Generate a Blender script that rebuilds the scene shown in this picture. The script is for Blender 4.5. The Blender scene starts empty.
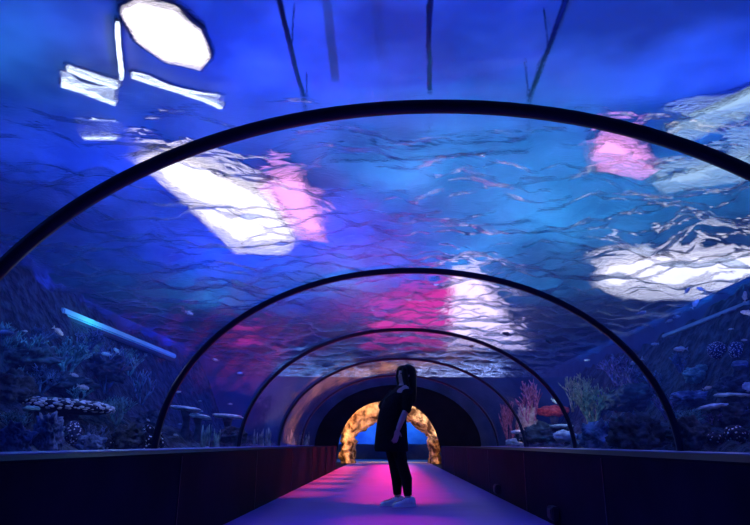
import bpy, bmesh, math, random
import numpy as np
from mathutils import Vector, Matrix, noise

random.seed(7)
scene = bpy.context.scene
col = scene.collection
PI = math.pi

# ------------------------------------------------------------------ camera
F_PX, PITCH, YAW, ROLL, EYE = 608.06, 0.2890, 0.0245, 0.0042, 0.653
cyw, syw, cp, sp = math.cos(YAW), math.sin(YAW), math.cos(PITCH), math.sin(PITCH)
FWD = Vector((-syw * cp, cyw * cp, sp))
_r = Vector((cyw, syw, 0)); _u = _r.cross(FWD)
RGT = _r * math.cos(ROLL) + _u * math.sin(ROLL)
UPV = _u * math.cos(ROLL) - _r * math.sin(ROLL)
CAM = Vector((0, 0, EYE))
cd = bpy.data.cameras.new('camera'); cam = bpy.data.objects.new('camera', cd); col.objects.link(cam)
cd.sensor_width = 36; cd.lens = 36 * F_PX / 750; cd.clip_start = 0.02; cd.clip_end = 200
M = Matrix(((RGT.x, UPV.x, -FWD.x), (RGT.y, UPV.y, -FWD.y), (RGT.z, UPV.z, -FWD.z))).to_4x4()
M.translation = CAM
cam.matrix_world = M
scene.camera = cam

def ray(px, py):
    return FWD + RGT * ((px - 375) / F_PX) - UPV * ((py - 262.5) / F_PX)
def at_y(px, py, Y):
    d = ray(px, py); return CAM + d * (Y / d.y)
def at_x(px, py, X):
    d = ray(px, py); return CAM + d * (X / d.x)
def at_z(px, py, Z):
    d = ray(px, py); return CAM + d * ((Z - EYE) / d.z)
def mpp(p):
    return (p - CAM).dot(FWD) / F_PX          # metres per photo pixel at a point

# ------------------------------------------------------------------ tunnel constants
R, XC, RISE, EXP, Z0 = 2.665, 0.252, 1.937, 2.046, 0.55
FW, WH = 1.383, 0.586
RIBS = [-0.55, 3.035, 6.42, 10.02, 13.65, 17.1]
YEND = 20.5
YT = 30.0
ZSH = 2.62
Y0 = -3.0
ZW, TW = 3.45, 6.5
ZL = 5.7
IOR_W = 1.015

def arch(theta, r=0.0):
    c, s = math.cos(theta), math.sin(theta)
    e = 2 / EXP
    return (XC + (R + r) * math.copysign(abs(c) ** e, c), Z0 + (RISE + r) * max(s, 0) ** e)

# ------------------------------------------------------------------ materials
def new_mat(name):
    m = bpy.data.materials.new(name); m.use_nodes = True
    nt = m.node_tree; nt.nodes.clear()
    out = nt.nodes.new('ShaderNodeOutputMaterial')
    return m, nt, out
def N(nt, t, **kw):
    n = nt.nodes.new(t)
    for k, v in kw.items():
        if k in n.inputs: n.inputs[k].default_value = v
        else: setattr(n, k, v)
    return n
def pmat(name, c1, c2=None, rough=0.7, scale=6.0, bump=0.0, spec=0.3, kind='noise', lo=0.35, hi=0.65, coat=0.0, metal=0.0, bdist=0.02, detail=4):
    m, nt, out = new_mat(name)
    b = N(nt, 'ShaderNodeBsdfPrincipled', Roughness=rough, Metallic=metal)
    b.inputs['Specular IOR Level'].default_value = spec
    b.inputs['Coat Weight'].default_value = coat
    tc = N(nt, 'ShaderNodeTexCoord')
    if kind == 'noise':
        t = N(nt, 'ShaderNodeTexNoise', Scale=scale, Detail=detail); fac = t.outputs['Fac']
    elif kind == 'dots':
        t = N(nt, 'ShaderNodeTexVoronoi', Scale=scale); fac = t.outputs['Distance']
    nt.links.new(tc.outputs['Object'], t.inputs['Vector'])
    r = N(nt, 'ShaderNodeValToRGB')
    r.color_ramp.elements[0].position = lo; r.color_ramp.elements[1].position = hi
    r.color_ramp.elements[0].color = (*c1, 1); r.color_ramp.elements[1].color = (*(c2 or c1), 1)
    nt.links.new(fac, r.inputs['Fac']); nt.links.new(r.outputs['Color'], b.inputs['Base Color'])
    if bump:
        bp = N(nt, 'ShaderNodeBump', Strength=bump, Distance=bdist)
        nt.links.new(fac, bp.inputs['Height']); nt.links.new(bp.outputs['Normal'], b.inputs['Normal'])
    nt.links.new(b.outputs['BSDF'], out.inputs['Surface'])
    return m
def emat(name, c, strength):
    m, nt, out = new_mat(name)
    tc = N(nt, 'ShaderNodeTexCoord'); t = N(nt, 'ShaderNodeTexNoise', Scale=1.5)
    nt.links.new(tc.outputs['Object'], t.inputs['Vector'])
    mr = N(nt, 'ShaderNodeMapRange'); mr.inputs['To Min'].default_value = strength * 0.8; mr.inputs['To Max'].default_value = strength * 1.2
    nt.links.new(t.outputs['Fac'], mr.inputs['Value'])
    e = N(nt, 'ShaderNodeEmission', Color=(*c, 1)); nt.links.new(mr.outputs['Result'], e.inputs['Strength'])
    nt.links.new(e.outputs['Emission'], out.inputs['Surface'])
    return m

MAT = {}
MAT['wall'] = pmat('low wall paint', (0.0035, 0.004, 0.018), (0.006, 0.006, 0.026), 0.7, 3, 0.05, spec=0.02)
MAT['ledge'] = pmat('ledge paint', (0.03, 0.05, 0.30), (0.05, 0.07, 0.36), 0.5, 8)
MAT['rib'] = pmat('rib rubber', (0.012, 0.014, 0.042), (0.018, 0.021, 0.055), 0.45, 20)
MAT['tank'] = pmat('tank wall', (0.015, 0.03, 0.10), (0.035, 0.065, 0.17), 0.9, 1.2)
MAT['endwall'] = pmat('tank end wall', (0.03, 0.05, 0.12), (0.06, 0.09, 0.20), 0.9, 1.2)
MAT['ceil'] = pmat('hall ceiling', (0.30, 0.33, 0.42), (0.75, 0.80, 0.85), 0.9, 0.55, lo=0.38, hi=0.62, detail=3)
MAT['farblue'] = pmat('far blue wall', (0.05, 0.12, 0.30), (0.12, 0.25, 0.45), 0.9, 1.5)
MAT['sand'] = pmat('reef slope', (0.004, 0.006, 0.014), (0.035, 0.05, 0.085), 0.9, 5, 1.0, bdist=0.2, lo=0.42, hi=0.62)
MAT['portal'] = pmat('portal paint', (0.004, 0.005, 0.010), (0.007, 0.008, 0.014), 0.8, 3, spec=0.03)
MAT['rock'] = pmat('sandstone', (0.06, 0.03, 0.02), (0.75, 0.58, 0.40), 0.9, 3.6, 1.0, bdist=0.25, lo=0.40, hi=0.64)
MAT['dark'] = pmat('dark reef rock', (0.012, 0.016, 0.03), (0.09, 0.11, 0.16), 0.9, 4.5, 0.8, bdist=0.08)
MAT['blue'] = pmat('blue reef rock', (0.03, 0.05, 0.12), (0.22, 0.30, 0.50), 0.9, 5, 0.8, bdist=0.06)
MAT['teal'] = pmat('teal coral', (0.05, 0.14, 0.16), (0.25, 0.50, 0.52), 0.8, 8, 0.6)
MAT['green'] = pmat('green coral', (0.06, 0.14, 0.07), (0.50, 0.55, 0.30), 0.8, 9, 0.6)
MAT['purple'] = pmat('purple coral', (0.06, 0.04, 0.12), (0.35, 0.25, 0.50), 0.8, 8, 0.6)
MAT['red'] = pmat('red coral', (0.55, 0.03, 0.02), (0.95, 0.16, 0.10), 0.8, 12, 0.6)
MAT['pink'] = pmat('pink coral', (0.30, 0.06, 0.10), (0.85, 0.35, 0.45), 0.8, 9, 0.6)
MAT['cream'] = pmat('cream coral', (0.40, 0.30, 0.20), (0.85, 0.72, 0.52), 0.8, 7, 0.6)
MAT['white'] = pmat('pale coral', (0.45, 0.48, 0.55), (0.90, 0.90, 0.95), 0.75, 8, 0.5)
MAT['dots'] = pmat('white dotted coral', (0.95, 0.92, 0.95), (0.01, 0.012, 0.04), 0.7, 24, 0.5, kind='dots', lo=0.22, hi=0.34)
MAT['finedots'] = pmat('fine dotted coral', (0.75, 0.78, 0.95), (0.02, 0.03, 0.10), 0.7, 38, 0.5, kind='dots', lo=0.25, hi=0.42)
MAT['kelp'] = pmat('pale sea grass', (0.10, 0.14, 0.16), (0.55, 0.60, 0.55), 0.7, 6)
MAT['fish'] = pmat('silver fish', (0.35, 0.42, 0.50), (0.75, 0.80, 0.85), 0.35, 14, spec=0.6)
MAT['fishd'] = pmat('dark fish', (0.01, 0.015, 0.03), (0.03, 0.04, 0.07), 0.5, 14)
MAT['fin'] = pmat('fish fin', (0.30, 0.38, 0.45), (0.5, 0.55, 0.6), 0.5, 20)
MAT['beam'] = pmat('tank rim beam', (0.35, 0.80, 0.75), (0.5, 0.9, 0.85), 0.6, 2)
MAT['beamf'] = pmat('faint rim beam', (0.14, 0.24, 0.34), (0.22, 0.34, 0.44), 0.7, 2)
MAT['beam_shade'] = pmat('tank rim painted shade', (0.02, 0.03, 0.06), (0.04, 0.05, 0.09), 0.7, 2)  # darker copy of the beam: shade below it put into the colour
MAT['pipe'] = pmat('dark pipe', (0.01, 0.012, 0.03), (0.02, 0.022, 0.05), 0.6, 3)
MAT['cloth'] = pmat('black knit', (0.006, 0.006, 0.010), (0.012, 0.012, 0.018), 0.95, 60, 0.3, spec=0.1, bdist=0.004)
MAT['legging'] = pmat('black legging', (0.006, 0.006, 0.009), (0.010, 0.010, 0.014), 0.85, 80, spec=0.15)
MAT['hair'] = pmat('black hair', (0.004, 0.004, 0.006), (0.010, 0.009, 0.010), 0.6, 40, 0.2, spec=0.2)
MAT['skin'] = pmat('skin', (0.46, 0.33, 0.31), (0.54, 0.39, 0.34), 0.6, 12)
MAT['shoe'] = pmat('sneaker upper', (0.70, 0.70, 0.80), (0.85, 0.85, 0.92), 0.6, 25, 0.2)
MAT['sole'] = pmat('sneaker sole', (0.85, 0.85, 0.90), (0.92, 0.92, 0.95), 0.5, 25)
MAT['lace'] = pmat('shoe stripe', (0.25, 0.25, 0.35), (0.35, 0.35, 0.45), 0.6, 25)
MAT['eye'] = pmat('eye', (0.02, 0.02, 0.02), (0.05, 0.04, 0.04), 0.2, 5)
MAT['paper'] = pmat('white paper', (0.75, 0.75, 0.78), (0.85, 0.85, 0.88), 0.8, 20)

def floor_mat():
    m, nt, out = new_mat('polished floor')
    tc = N(nt, 'ShaderNodeTexCoord'); t = N(nt, 'ShaderNodeTexNoise', Scale=3.0, Detail=5)
    nt.links.new(tc.outputs['Object'], t.inputs['Vector'])
    b = N(nt, 'ShaderNodeBsdfDiffuse'); g = N(nt, 'ShaderNodeBsdfGlossy'); g.inputs['Color'].default_value = (0.9, 0.9, 1, 1)
    r = N(nt, 'ShaderNodeValToRGB')
    r.color_ramp.elements[0].color = (0.17, 0.11, 0.32, 1); r.color_ramp.elements[1].color = (0.23, 0.15, 0.42, 1)
    nt.links.new(t.outputs['Fac'], r.inputs['Fac']); nt.links.new(r.outputs['Color'], b.inputs['Color'])
    mr = N(nt, 'ShaderNodeMapRange'); mr.inputs['To Min'].default_value = 0.26; mr.inputs['To Max'].default_value = 0.36
    nt.links.new(t.outputs['Fac'], mr.inputs['Value']); nt.links.new(mr.outputs['Result'], g.inputs['Roughness'])
    mx = N(nt, 'ShaderNodeMixShader', Fac=0.09); nt.links.new(b.outputs[0], mx.inputs[1]); nt.links.new(g.outputs[0], mx.inputs[2])
    nt.links.new(mx.outputs[0], out.inputs['Surface'])
    return m
MAT['floor'] = floor_mat()

def acrylic_mat(gain, rough, bump):
    m, nt, out = new_mat('acrylic')
    tc = N(nt, 'ShaderNodeTexCoord')
    mp = N(nt, 'ShaderNodeMapping'); mp.inputs['Scale'].default_value = (1, 0.35, 1)
    t = N(nt, 'ShaderNodeTexNoise', Scale=1.6, Detail=3)
    nt.links.new(tc.outputs['Object'], mp.inputs['Vector']); nt.links.new(mp.outputs['Vector'], t.inputs['Vector'])
    bp = N(nt, 'ShaderNodeBump', Strength=bump, Distance=0.05); nt.links.new(t.outputs['Fac'], bp.inputs['Height'])
    lw = N(nt, 'ShaderNodeLayerWeight', Blend=0.5); nt.links.new(bp.outputs['Normal'], lw.inputs['Normal'])
    pw = N(nt, 'ShaderNodeMath', operation='POWER'); pw.inputs[1].default_value = 5.0; nt.links.new(lw.outputs['Facing'], pw.inputs[0])
    fr = N(nt, 'ShaderNodeMath', operation='MULTIPLY_ADD'); fr.inputs[1].default_value = gain; fr.inputs[2].default_value = 0.012
    nt.links.new(pw.outputs[0], fr.inputs[0])
    tr = N(nt, 'ShaderNodeBsdfTransparent', Color=(0.95, 0.97, 1.0, 1))
    gl = N(nt, 'ShaderNodeBsdfGlossy', Roughness=rough); nt.links.new(bp.outputs['Normal'], gl.inputs['Normal'])
    mx = N(nt, 'ShaderNodeMixShader')
    nt.links.new(fr.outputs[0], mx.inputs['Fac']); nt.links.new(tr.outputs[0], mx.inputs[1]); nt.links.new(gl.outputs[0], mx.inputs[2])
    nt.links.new(mx.outputs[0], out.inputs['Surface'])
    return m
MAT['acrylic'] = acrylic_mat(0.45, 0.06, 0.25)
MAT['acrylic_far'] = acrylic_mat(0.80, 0.10, 0.40)

def water_mat():
    m, nt, out = new_mat('water surface')
    tc = N(nt, 'ShaderNodeTexCoord')
    t = N(nt, 'ShaderNodeTexNoise', Scale=7.0, Detail=8, Roughness=0.68, Distortion=0.8)
    mp = N(nt, 'ShaderNodeMapping'); mp.inputs['Scale'].default_value = (0.8, 1.6, 1)
    nt.links.new(tc.outputs['Object'], mp.inputs['Vector']); nt.links.new(mp.outputs['Vector'], t.inputs['Vector'])
    sx = N(nt, 'ShaderNodeSeparateXYZ'); nt.links.new(tc.outputs['Object'], sx.inputs[0])
    mr = N(nt, 'ShaderNodeMapRange'); mr.inputs['From Min'].default_value = 4.4; mr.inputs['From Max'].default_value = 6.0
    mr.inputs['To Min'].default_value = 0.12; mr.inputs['To Max'].default_value = 1.0
    nt.links.new(sx.outputs['Y'], mr.inputs['Value'])
    bp = N(nt, 'ShaderNodeBump', Distance=0.65)
    t2 = N(nt, 'ShaderNodeTexNoise', Scale=22.0, Detail=4, Roughness=0.6); nt.links.new(mp.outputs['Vector'], t2.inputs['Vector'])
    am = N(nt, 'ShaderNodeMath', operation='MULTIPLY_ADD'); am.inputs[1].default_value = 0.30
    nt.links.new(t2.outputs['Fac'], am.inputs[0]); nt.links.new(t.outputs['Fac'], am.inputs[2]); nt.links.new(am.outputs[0], bp.inputs['Height']); nt.links.new(mr.outputs['Result'], bp.inputs['Strength'])
    g = N(nt, 'ShaderNodeBsdfGlass', Roughness=0.0, IOR=IOR_W, Color=(0.92, 0.97, 1, 1))
    nt.links.new(bp.outputs['Normal'], g.inputs['Normal'])
    gl = N(nt, 'ShaderNodeBsdfGlossy', Roughness=0.05, Color=(0.6, 0.85, 1, 1)); nt.links.new(bp.outputs['Normal'], gl.inputs['Normal'])
    mx = N(nt, 'ShaderNodeMixShader', Fac=0.07)
    nt.links.new(g.outputs[0], mx.inputs[1]); nt.links.new(gl.outputs[0], mx.inputs[2])
    nt.links.new(mx.outputs[0], out.inputs['Surface'])
    return m
MAT['water'] = water_mat()

def volume_mat():
    m, nt, out = new_mat('tank water')
    a = N(nt, 'ShaderNodeVolumeAbsorption', Color=(0.25, 0.55, 0.95, 1), Density=0.10)
    e = N(nt, 'ShaderNodeEmission', Color=(0.03, 0.08, 1.0, 1), Strength=0.006)  # weak blue emission stands in for light scattered by the water
    ad = N(nt, 'ShaderNodeAddShader')
    nt.links.new(a.outputs[0], ad.inputs[0]); nt.links.new(e.outputs[0], ad.inputs[1])
    nt.links.new(ad.outputs[0], out.inputs['Volume'])
    return m
MAT['volume'] = volume_mat()

# ------------------------------------------------------------------ object helpers
def link(name, me, mat, parent=None, smooth=True):
    if isinstance(me, bmesh.types.BMesh):
        bm = me; me = bpy.data.meshes.new(name)
        bmesh.ops.recalc_face_normals(bm, faces=bm.faces[:])
        bm.to_mesh(me); bm.free()
    o = bpy.data.objects.new(name, me); col.objects.link(o)
    for mm in (mat if isinstance(mat, (list, tuple)) else [mat]): me.materials.append(mm)
    if smooth and len(me.polygons): me.polygons.foreach_set('use_smooth', [True] * len(me.polygons))
    if parent: o.parent = parent
    return o
def tag(o, label=None, cat=None, group=None, kind=None):
    if label: o['label'] = label
    if cat: o['category'] = cat
    if group: o['group'] = group
    if kind: o['kind'] = kind
    return o
def struct(name, me, mat, smooth=False, label=None):
    o = link(name, me, mat, None, smooth); o['kind'] = 'structure'
    if label: o['label'] = label
    return o
def empty(name, loc, label, cat, group=None, rz=0):
    o = bpy.data.objects.new(name, None); col.objects.link(o); o.location = loc; o.rotation_euler = (0, 0, rz)
    o.empty_display_size = 0.1
    return tag(o, label, cat, group)
def copy_tree(o, parent=None):
    c = o.copy(); col.objects.link(c); c.parent = parent
    for ch in list(o.children): copy_tree(ch, c)
    return c
def box(bm, x0, x1, y0, y1, z0, z1, bev=0.0):
    g = bmesh.ops.create_cube(bm, size=1.0)
    vs = g['verts']
    for v in vs:
        v.co = Vector(((x0 + x1) / 2 + v.co.x * (x1 - x0), (y0 + y1) / 2 + v.co.y * (y1 - y0), (z0 + z1) / 2 + v.co.z * (z1 - z0)))
    if bev:
        es = list({e for v in vs for e in v.link_edges})
        bmesh.ops.bevel(bm, geom=es, offset=bev, segments=2, affect='EDGES')
def tube(bm, pts, rads, seg=8, cap=True):
    rings = []
    pts = [Vector(p) for p in pts]
    for i, p in enumerate(pts):
        d = (pts[min(i + 1, len(pts) - 1)] - pts[max(i - 1, 0)]).normalized()
        a = d.cross(Vector((0, 1, 0.013)));
        if a.length < 1e-3: a = d.cross(Vector((1, 0, 0)))
        a.normalize(); b = d.cross(a)
        r = rads[i] if hasattr(rads, '__len__') else rads
        ra, rb = r if hasattr(r, '__len__') else (r, r)
        rings.append([bm.verts.new(p + a * math.cos(t) * ra + b * math.sin(t) * rb) for t in [2 * PI * k / seg for k in range(seg)]])
    for A, B in zip(rings, rings[1:]):
        for k in range(seg): bm.faces.new((A[k], A[(k + 1) % seg], B[(k + 1) % seg], B[k]))
    if cap:
        bm.faces.new(rings[0][::-1]); bm.faces.new(rings[-1])
def loft(bm, rings, seg=20):
    """rings: (centre, half-x, half-y) horizontal ellipses from bottom to top"""
    rs = []
    for c, a, b in rings:
        rs.append([bm.verts.new((c[0] + a * math.cos(t), c[1] + b * math.sin(t), c[2])) for t in [2 * PI * k / seg for k in range(seg)]])
    for A, B in zip(rs, rs[1:]):
        for k in range(seg): bm.faces.new((A[k], A[(k + 1) % seg], B[(k + 1) % seg], B[k]))
    bm.faces.new(rs[0][::-1]); bm.faces.new(rs[-1])
def ball(bm, c, rx, ry, rz, sub=3, rough=0.0, freq=2.0, seed=0, rot=None):
    g = bmesh.ops.create_icosphere(bm, subdivisions=sub, radius=1.0)
    off = Vector((seed * 3.7, seed * 1.3, seed * 2.1))
    for v in g['verts']:
        d = v.co.normalized()
        k = 1 + rough * (noise.fractal(d * freq + off, 1.0, 2.0, 4))
        p = Vector((d.x * k * rx, d.y * k * ry, d.z * k * rz))
        if rot: p = rot @ p
        v.co = Vector(c) + p
def remesh(o, vox, smooth=4):
    m = o.modifiers.new('r', 'REMESH'); m.mode = 'VOXEL'; m.voxel_size = vox; m.use_smooth_shade = True
    if smooth:
        s = o.modifiers.new('s', 'SMOOTH'); s.factor = 0.5; s.iterations = smooth

# ------------------------------------------------------------------ setting
bm = bmesh.new(); box(bm, -FW, FW, Y0, 30, -0.15, 0.0); struct('floor', bm, MAT['floor'])
XL, XR = XC - R, XC + R
YW = 16.6
bm = bmesh.new(); box(bm, XL - 0.12, -FW, Y0, YW, -0.15, WH, 0.012); struct('wall_left', bm, MAT['wall'])
bm = bmesh.new(); box(bm, FW, XR + 0.12, Y0, YW + 0.6, -0.15, WH, 0.012); struct('wall_right', bm, MAT['wall'])
# panel joints of the low walls
k = 0
for sx, y1 in ((-1, YW), (1, YW + 0.6)):
    for y in np.arange(4.2, y1, 2.4):
        k += 1
        bm = bmesh.new(); box(bm, sx * FW - 0.006, sx * FW + 0.006, y, y + 0.012, 0.0, WH - 0.02)
        struct('trim_%d' % k, bm, MAT['rib'])
# pale blue ledge strips under the acrylic
bm = bmesh.new(); box(bm, XL - 0.05, -2.0, Y0, YW, WH - 0.002, WH + 0.006); struct('trim_%d' % (k + 1), bm, MAT['ledge'])
bm = bmesh.new(); box(bm, 2.45, XR + 0.05, Y0, YW + 0.6, WH - 0.002, WH + 0.006); struct('trim_%d' % (k + 2), bm, MAT['ledge'])
# walls low part beyond the low walls, up to the portal
# tank shell
HW, HE = 15.0, 42.0
bm = bmesh.new(); box(bm, -TW - 0.2, -TW, Y0, YT, -0.2, ZW + 0.12); struct('wall_left_tank', bm, MAT['tank'])
bm = bmesh.new(); box(bm, TW, TW + 0.2, Y0, YT, -0.2, ZW + 0.12); struct('wall_right_tank', bm, MAT['tank'])
bm = bmesh.new(); box(bm, -TW - 0.2, TW + 0.2, Y0 - 0.2, Y0, -0.2, ZW + 0.12); struct('wall_back_tank', bm, MAT['endwall'])
for nm, x0, x1 in (('floor_hall_left', -HW, -TW - 0.2), ('floor_hall_right', TW + 0.2, HW)):
    bm = bmesh.new(); box(bm, x0, x1, Y0 - 0.2, YT, ZW - 0.1, ZW + 0.1); struct(nm, bm, MAT['endwall'])
bm = bmesh.new(); box(bm, -HW, HW, YT + 0.2, HE, ZW + 0.2, ZW + 0.3); struct('floor_hall_end', bm, MAT['endwall'])
bm = bmesh.new(); box(bm, -HW, HW, Y0 - 0.2, HE, ZL + 0.1, ZL + 0.3); struct('ceiling', bm, MAT['ceil'])
for nm, x0, x1, y0, y1 in (('wall_left_hall', -HW - .2, -HW, Y0, HE), ('wall_right_hall', HW, HW + .2, Y0, HE), ('wall_back_hall', -HW, HW, Y0 - .4, Y0 - .2), ('wall_end_hall', -HW, HW, HE, HE + .2)):
    bm = bmesh.new(); box(bm, x0, x1, y0, y1, ZW - 0.1, ZL + 0.3); struct(nm, bm, MAT['endwall'])

# acrylic panels between the ribs
NA = 64
edges = RIBS + [YEND]
wi = 0
for ya, yb in zip([Y0] + edges[:-1], edges):
    wi += 1
    bm = bmesh.new(); rows = []
    for y in (ya, yb):
        rows.append([bm.verts.new((arch(PI * i / NA)[0], y, max(arch(PI * i / NA)[1], WH))) for i in range(NA + 1)])
    for i in range(NA): bm.faces.new((rows[0][i], rows[0][i + 1], rows[1][i + 1], rows[1][i]))
    struct('window_%d' % wi, bm, MAT['acrylic_far' if ya > 9 else 'acrylic'], smooth=True)

# ribs
names = ['dark arch rib behind the camera', 'nearest and widest dark arch rib over the walkway', 'second dark arch rib, just before the standing person',
         'third dark arch rib, just behind the standing person', 'fourth dark arch rib, halfway to the rock gateway', 'fifth thin dark arch rib, closest to the dark portal']
for y, lab in zip(RIBS[1:], names[1:]):
    bm = bmesh.new()
    prof = [(-0.040, 0.004), (0.040, 0.004), (0.040, -0.018), (0.024, -0.048), (-0.024, -0.048), (-0.040, -0.018)]
    rings = []
    for i in range(NA + 1):
        th = PI * i / NA
        rings.append([bm.verts.new((arch(th, r)[0], y + dy, max(arch(th, r)[1], WH))) for dy, r in prof])
    n = len(prof)
    for A, B in zip(rings, rings[1:]):
        for j in range(n): bm.faces.new((A[j], A[(j + 1) % n], B[(j + 1) % n], B[j]))
    o = link('arch_rib', bm, MAT['rib'])
    tag(o, lab, 'arch rib', 'arch ribs of the tunnel')

# end wall of the tank with the dark portal opening
def arch_panel(bm, outer, inner, y0, y1):
    """solid between two open outlines (lists of (x,z), same count)"""
    vs = [[bm.verts.new((x, y, z)) for x, z in pts] for y in (y0, y1) for pts in (outer, inner)]
    of, inf, ob, ib = vs
    n = len(outer)
    for i in range(n - 1):
        bm.faces.new((of[i], of[i + 1], inf[i + 1], inf[i])); bm.faces.new((ob[i + 1], ob[i], ib[i], ib[i + 1]))
        bm.faces.new((inf[i], inf[i + 1], ib[i + 1], ib[i])); bm.faces.new((of[i + 1], of[i], ob[i], ob[i + 1]))
    for i in (0, n - 1): bm.faces.new((of[i], inf[i], ib[i], ob[i]))
def ell(cx, a, zb, h, n, e=2.2):
    pts = []
    for i in range(n + 1):
        t = PI * i / n; c, s = math.cos(t), math.sin(t)
        pts.append((cx + a * math.copysign(abs(c) ** (2 / e), c), zb + h * max(s, 0) ** (2 / e)))
    return pts
NP = 48
full = [arch(PI * i / NP, 0.02) for i in range(NP + 1)]
full[0] = (XR + .02, 0.0); full[-1] = (XL - .02, 0.0)
# rectangle sampled to the same number of points
def rect_from(pts):
    out = []
    for x, z in pts:
        dx, dz = x - XC, z - 0.2
        t = 1e9
        if abs(dx) > 1e-6: t = min(t, (TW + 0.2 - (XC if dx > 0 else -XC)) / abs(dx))
        if dz > 1e-6: t = min(t, (ZSH + 0.15 - 0.2) / dz)
        out.append((XC + dx * t, 0.2 + dz * t if dz > 0 else 0.0))
    return out
bm = bmesh.new(); arch_panel(bm, rect_from(full), full, YEND, YEND + 0.2); struct('wall_end_tank', bm, MAT['endwall'])
PLc = at_y(337, 440, YEND).x; PRc = at_y(441, 440, YEND).x; PT = at_y(392, 401, YEND).z
bm = bmesh.new()
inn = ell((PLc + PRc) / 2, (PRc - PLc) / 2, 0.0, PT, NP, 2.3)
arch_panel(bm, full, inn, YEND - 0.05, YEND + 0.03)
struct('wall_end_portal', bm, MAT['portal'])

# rooms beyond: rock gateway stands between the portal and a far blue window
bm = bmesh.new(); box(bm, -4, 4, 27.0, 27.3, 0, 0.62); struct('wall_far_low', bm, MAT['farblue'])
bm = bmesh.new(); box(bm, -4, 4, 23.0, 27.0, -0.02, 0.001); struct('floor_far_dark', bm, MAT['farblue'])
bm = bmesh.new(); box(bm, -4.8, 4.8, 29.5, 29.7, -0.2, ZSH); struct('wall_far_tank', bm, MAT['farblue'])
bm = bmesh.new(); box(bm, -TW, TW, YEND + 0.2, YT, ZSH, ZSH + 0.15); struct('ceiling_far', bm, MAT['endwall'])
bm = bmesh.new(); box(bm, -TW - .2, TW + .2, YT, YT + 0.2, -0.2, ZW + 0.12); struct('wall_end_shelf', bm, MAT['endwall'])
bm = bmesh.new(); box(bm, -5, -4.8, YEND + 0.2, 29.7, -0.2, ZSH); struct('wall_left_far', bm, MAT['portal'])
bm = bmesh.new(); box(bm, 4.8, 5, YEND + 0.2, 29.7, -0.2, ZSH); struct('wall_right_far', bm, MAT['portal'])
bm = bmesh.new(); box(bm, -5, -FW, YW - 0.2, 29.7, -0.15, -0.002); box(bm, FW, 5, YW - 0.2, 29.7, -0.15, -0.002); struct('floor_far', bm, MAT['wall'])
bm = bmesh.new(); box(bm, -FW, FW, 22.9, 23.0, -0.01, 0.02); struct('trim_40', bm, MAT['sole'])
bm = bmesh.new()
v = [bm.verts.new(p) for p in ((-4, 27.1, .62), (4, 27.1, .62), (4, 27.1, ZSH), (-4, 27.1, ZSH))]; bm.faces.new(v)
struct('window_20', bm, MAT['acrylic'])

# rock gateway
gx0, gx1 = at_y(353, 445, 22.0).x, at_y(430, 445, 22.0).x
gtop = at_y(392, 419, 22.0).z
gc, ga = (gx0 + gx1) / 2, (gx1 - gx0) / 2
bm = bmesh.new()
NS, NT = 120, 28
rings = []
for i in range(NS + 1):
    s = i / NS
    # path: up the left pillar, over the top, down the right
    if s < 0.22: t = s / 0.22; px, pz, nx, nz = gc - ga - 0.16, 0.75 * t, -1, 0
    elif s > 0.78: t = (1 - s) / 0.22; px, pz, nx, nz = gc + ga + 0.16, 0.75 * t, 1, 0
    else:
        a = PI - PI * (s - 0.22) / 0.56
        px, pz = gc + (ga + 0.16 + .12 * math.sin(a)) * math.cos(a), 0.75 + (gtop - 0.75 + 0.42) * math.sin(a); nx, nz = math.cos(a), math.sin(a)
    ring = []
    for j in range(NT):
        b = 2 * PI * j / NT
        rr = 0.19 + (0.06 + 0.20 * min(1, (pz - .75) / .7) if pz > 0.9 else 0.02 + 0.05 * math.exp(-((pz - 0.72) / 0.10) ** 2))
        ox, oy = math.cos(b) * rr, math.sin(b) * 0.55
        p = Vector((px + nx * ox, 22.0 + oy, pz + nz * ox))
        nn = noise.fractal(p * 2.3, 1.0, 2.0, 5) * 0.16 + 0.05 * noise.fractal(p * 8, 1, 2, 3)
        d = Vector((nx * math.cos(b), math.sin(b), nz * math.cos(b)))
        q = p + d * nn
        ring.append(bm.verts.new((q.x, q.y, max(q.z, -0.01))))
    rings.append(ring)
for A, B in zip(rings, rings[1:]):
    for j in range(NT): bm.faces.new((A[j], A[(j + 1) % NT], B[(j + 1) % NT], B[j]))
bm.faces.new(rings[0][::-1]); bm.faces.new(rings[-1])
tag(link('rock_gateway', bm, MAT['rock']), 'warmly lit rugged rock gateway arch at the far end of the walkway', 'rock arch')
# rock lumps beside it
def rock(px, py, Y, w, h, d, mat, label, seed, zbase=None):
    p = at_y(px, py, Y); m = mpp(p)
    bm = bmesh.new(); zb = p.z - h * m
    ball(bm, (0, 0, 0), w * m, d, h * m, 4, 0.35, 1.6, seed)
    o = link('rock', bm, mat); o.location = p
    return tag(o, label, 'rock')
for px, py, w, h, lab, sd in ((448, 425, 5, 7, 'dark red rock lump on the right of the rock gateway', 3), ):
    pass
bm = bmesh.new()
pA = at_y(437, 440, 21.0); pB = at_y(447, 436, 21.0)
box(bm, pA.x, pB.x, 20.9, 21.3, pA.z, pB.z, 0.01)
tag(link('stone_shelf', bm, MAT['cream']), 'pale stone shelf slab on a dark post right of the rock gateway', 'shelf')
o = col.objects['stone_shelf']
bm = bmesh.new(); box(bm, pB.x - 0.12, pB.x - 0.02, 21.0, 21.2, 0.0, pA.z); link('post', bm, MAT['rock'], o, False)

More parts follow.
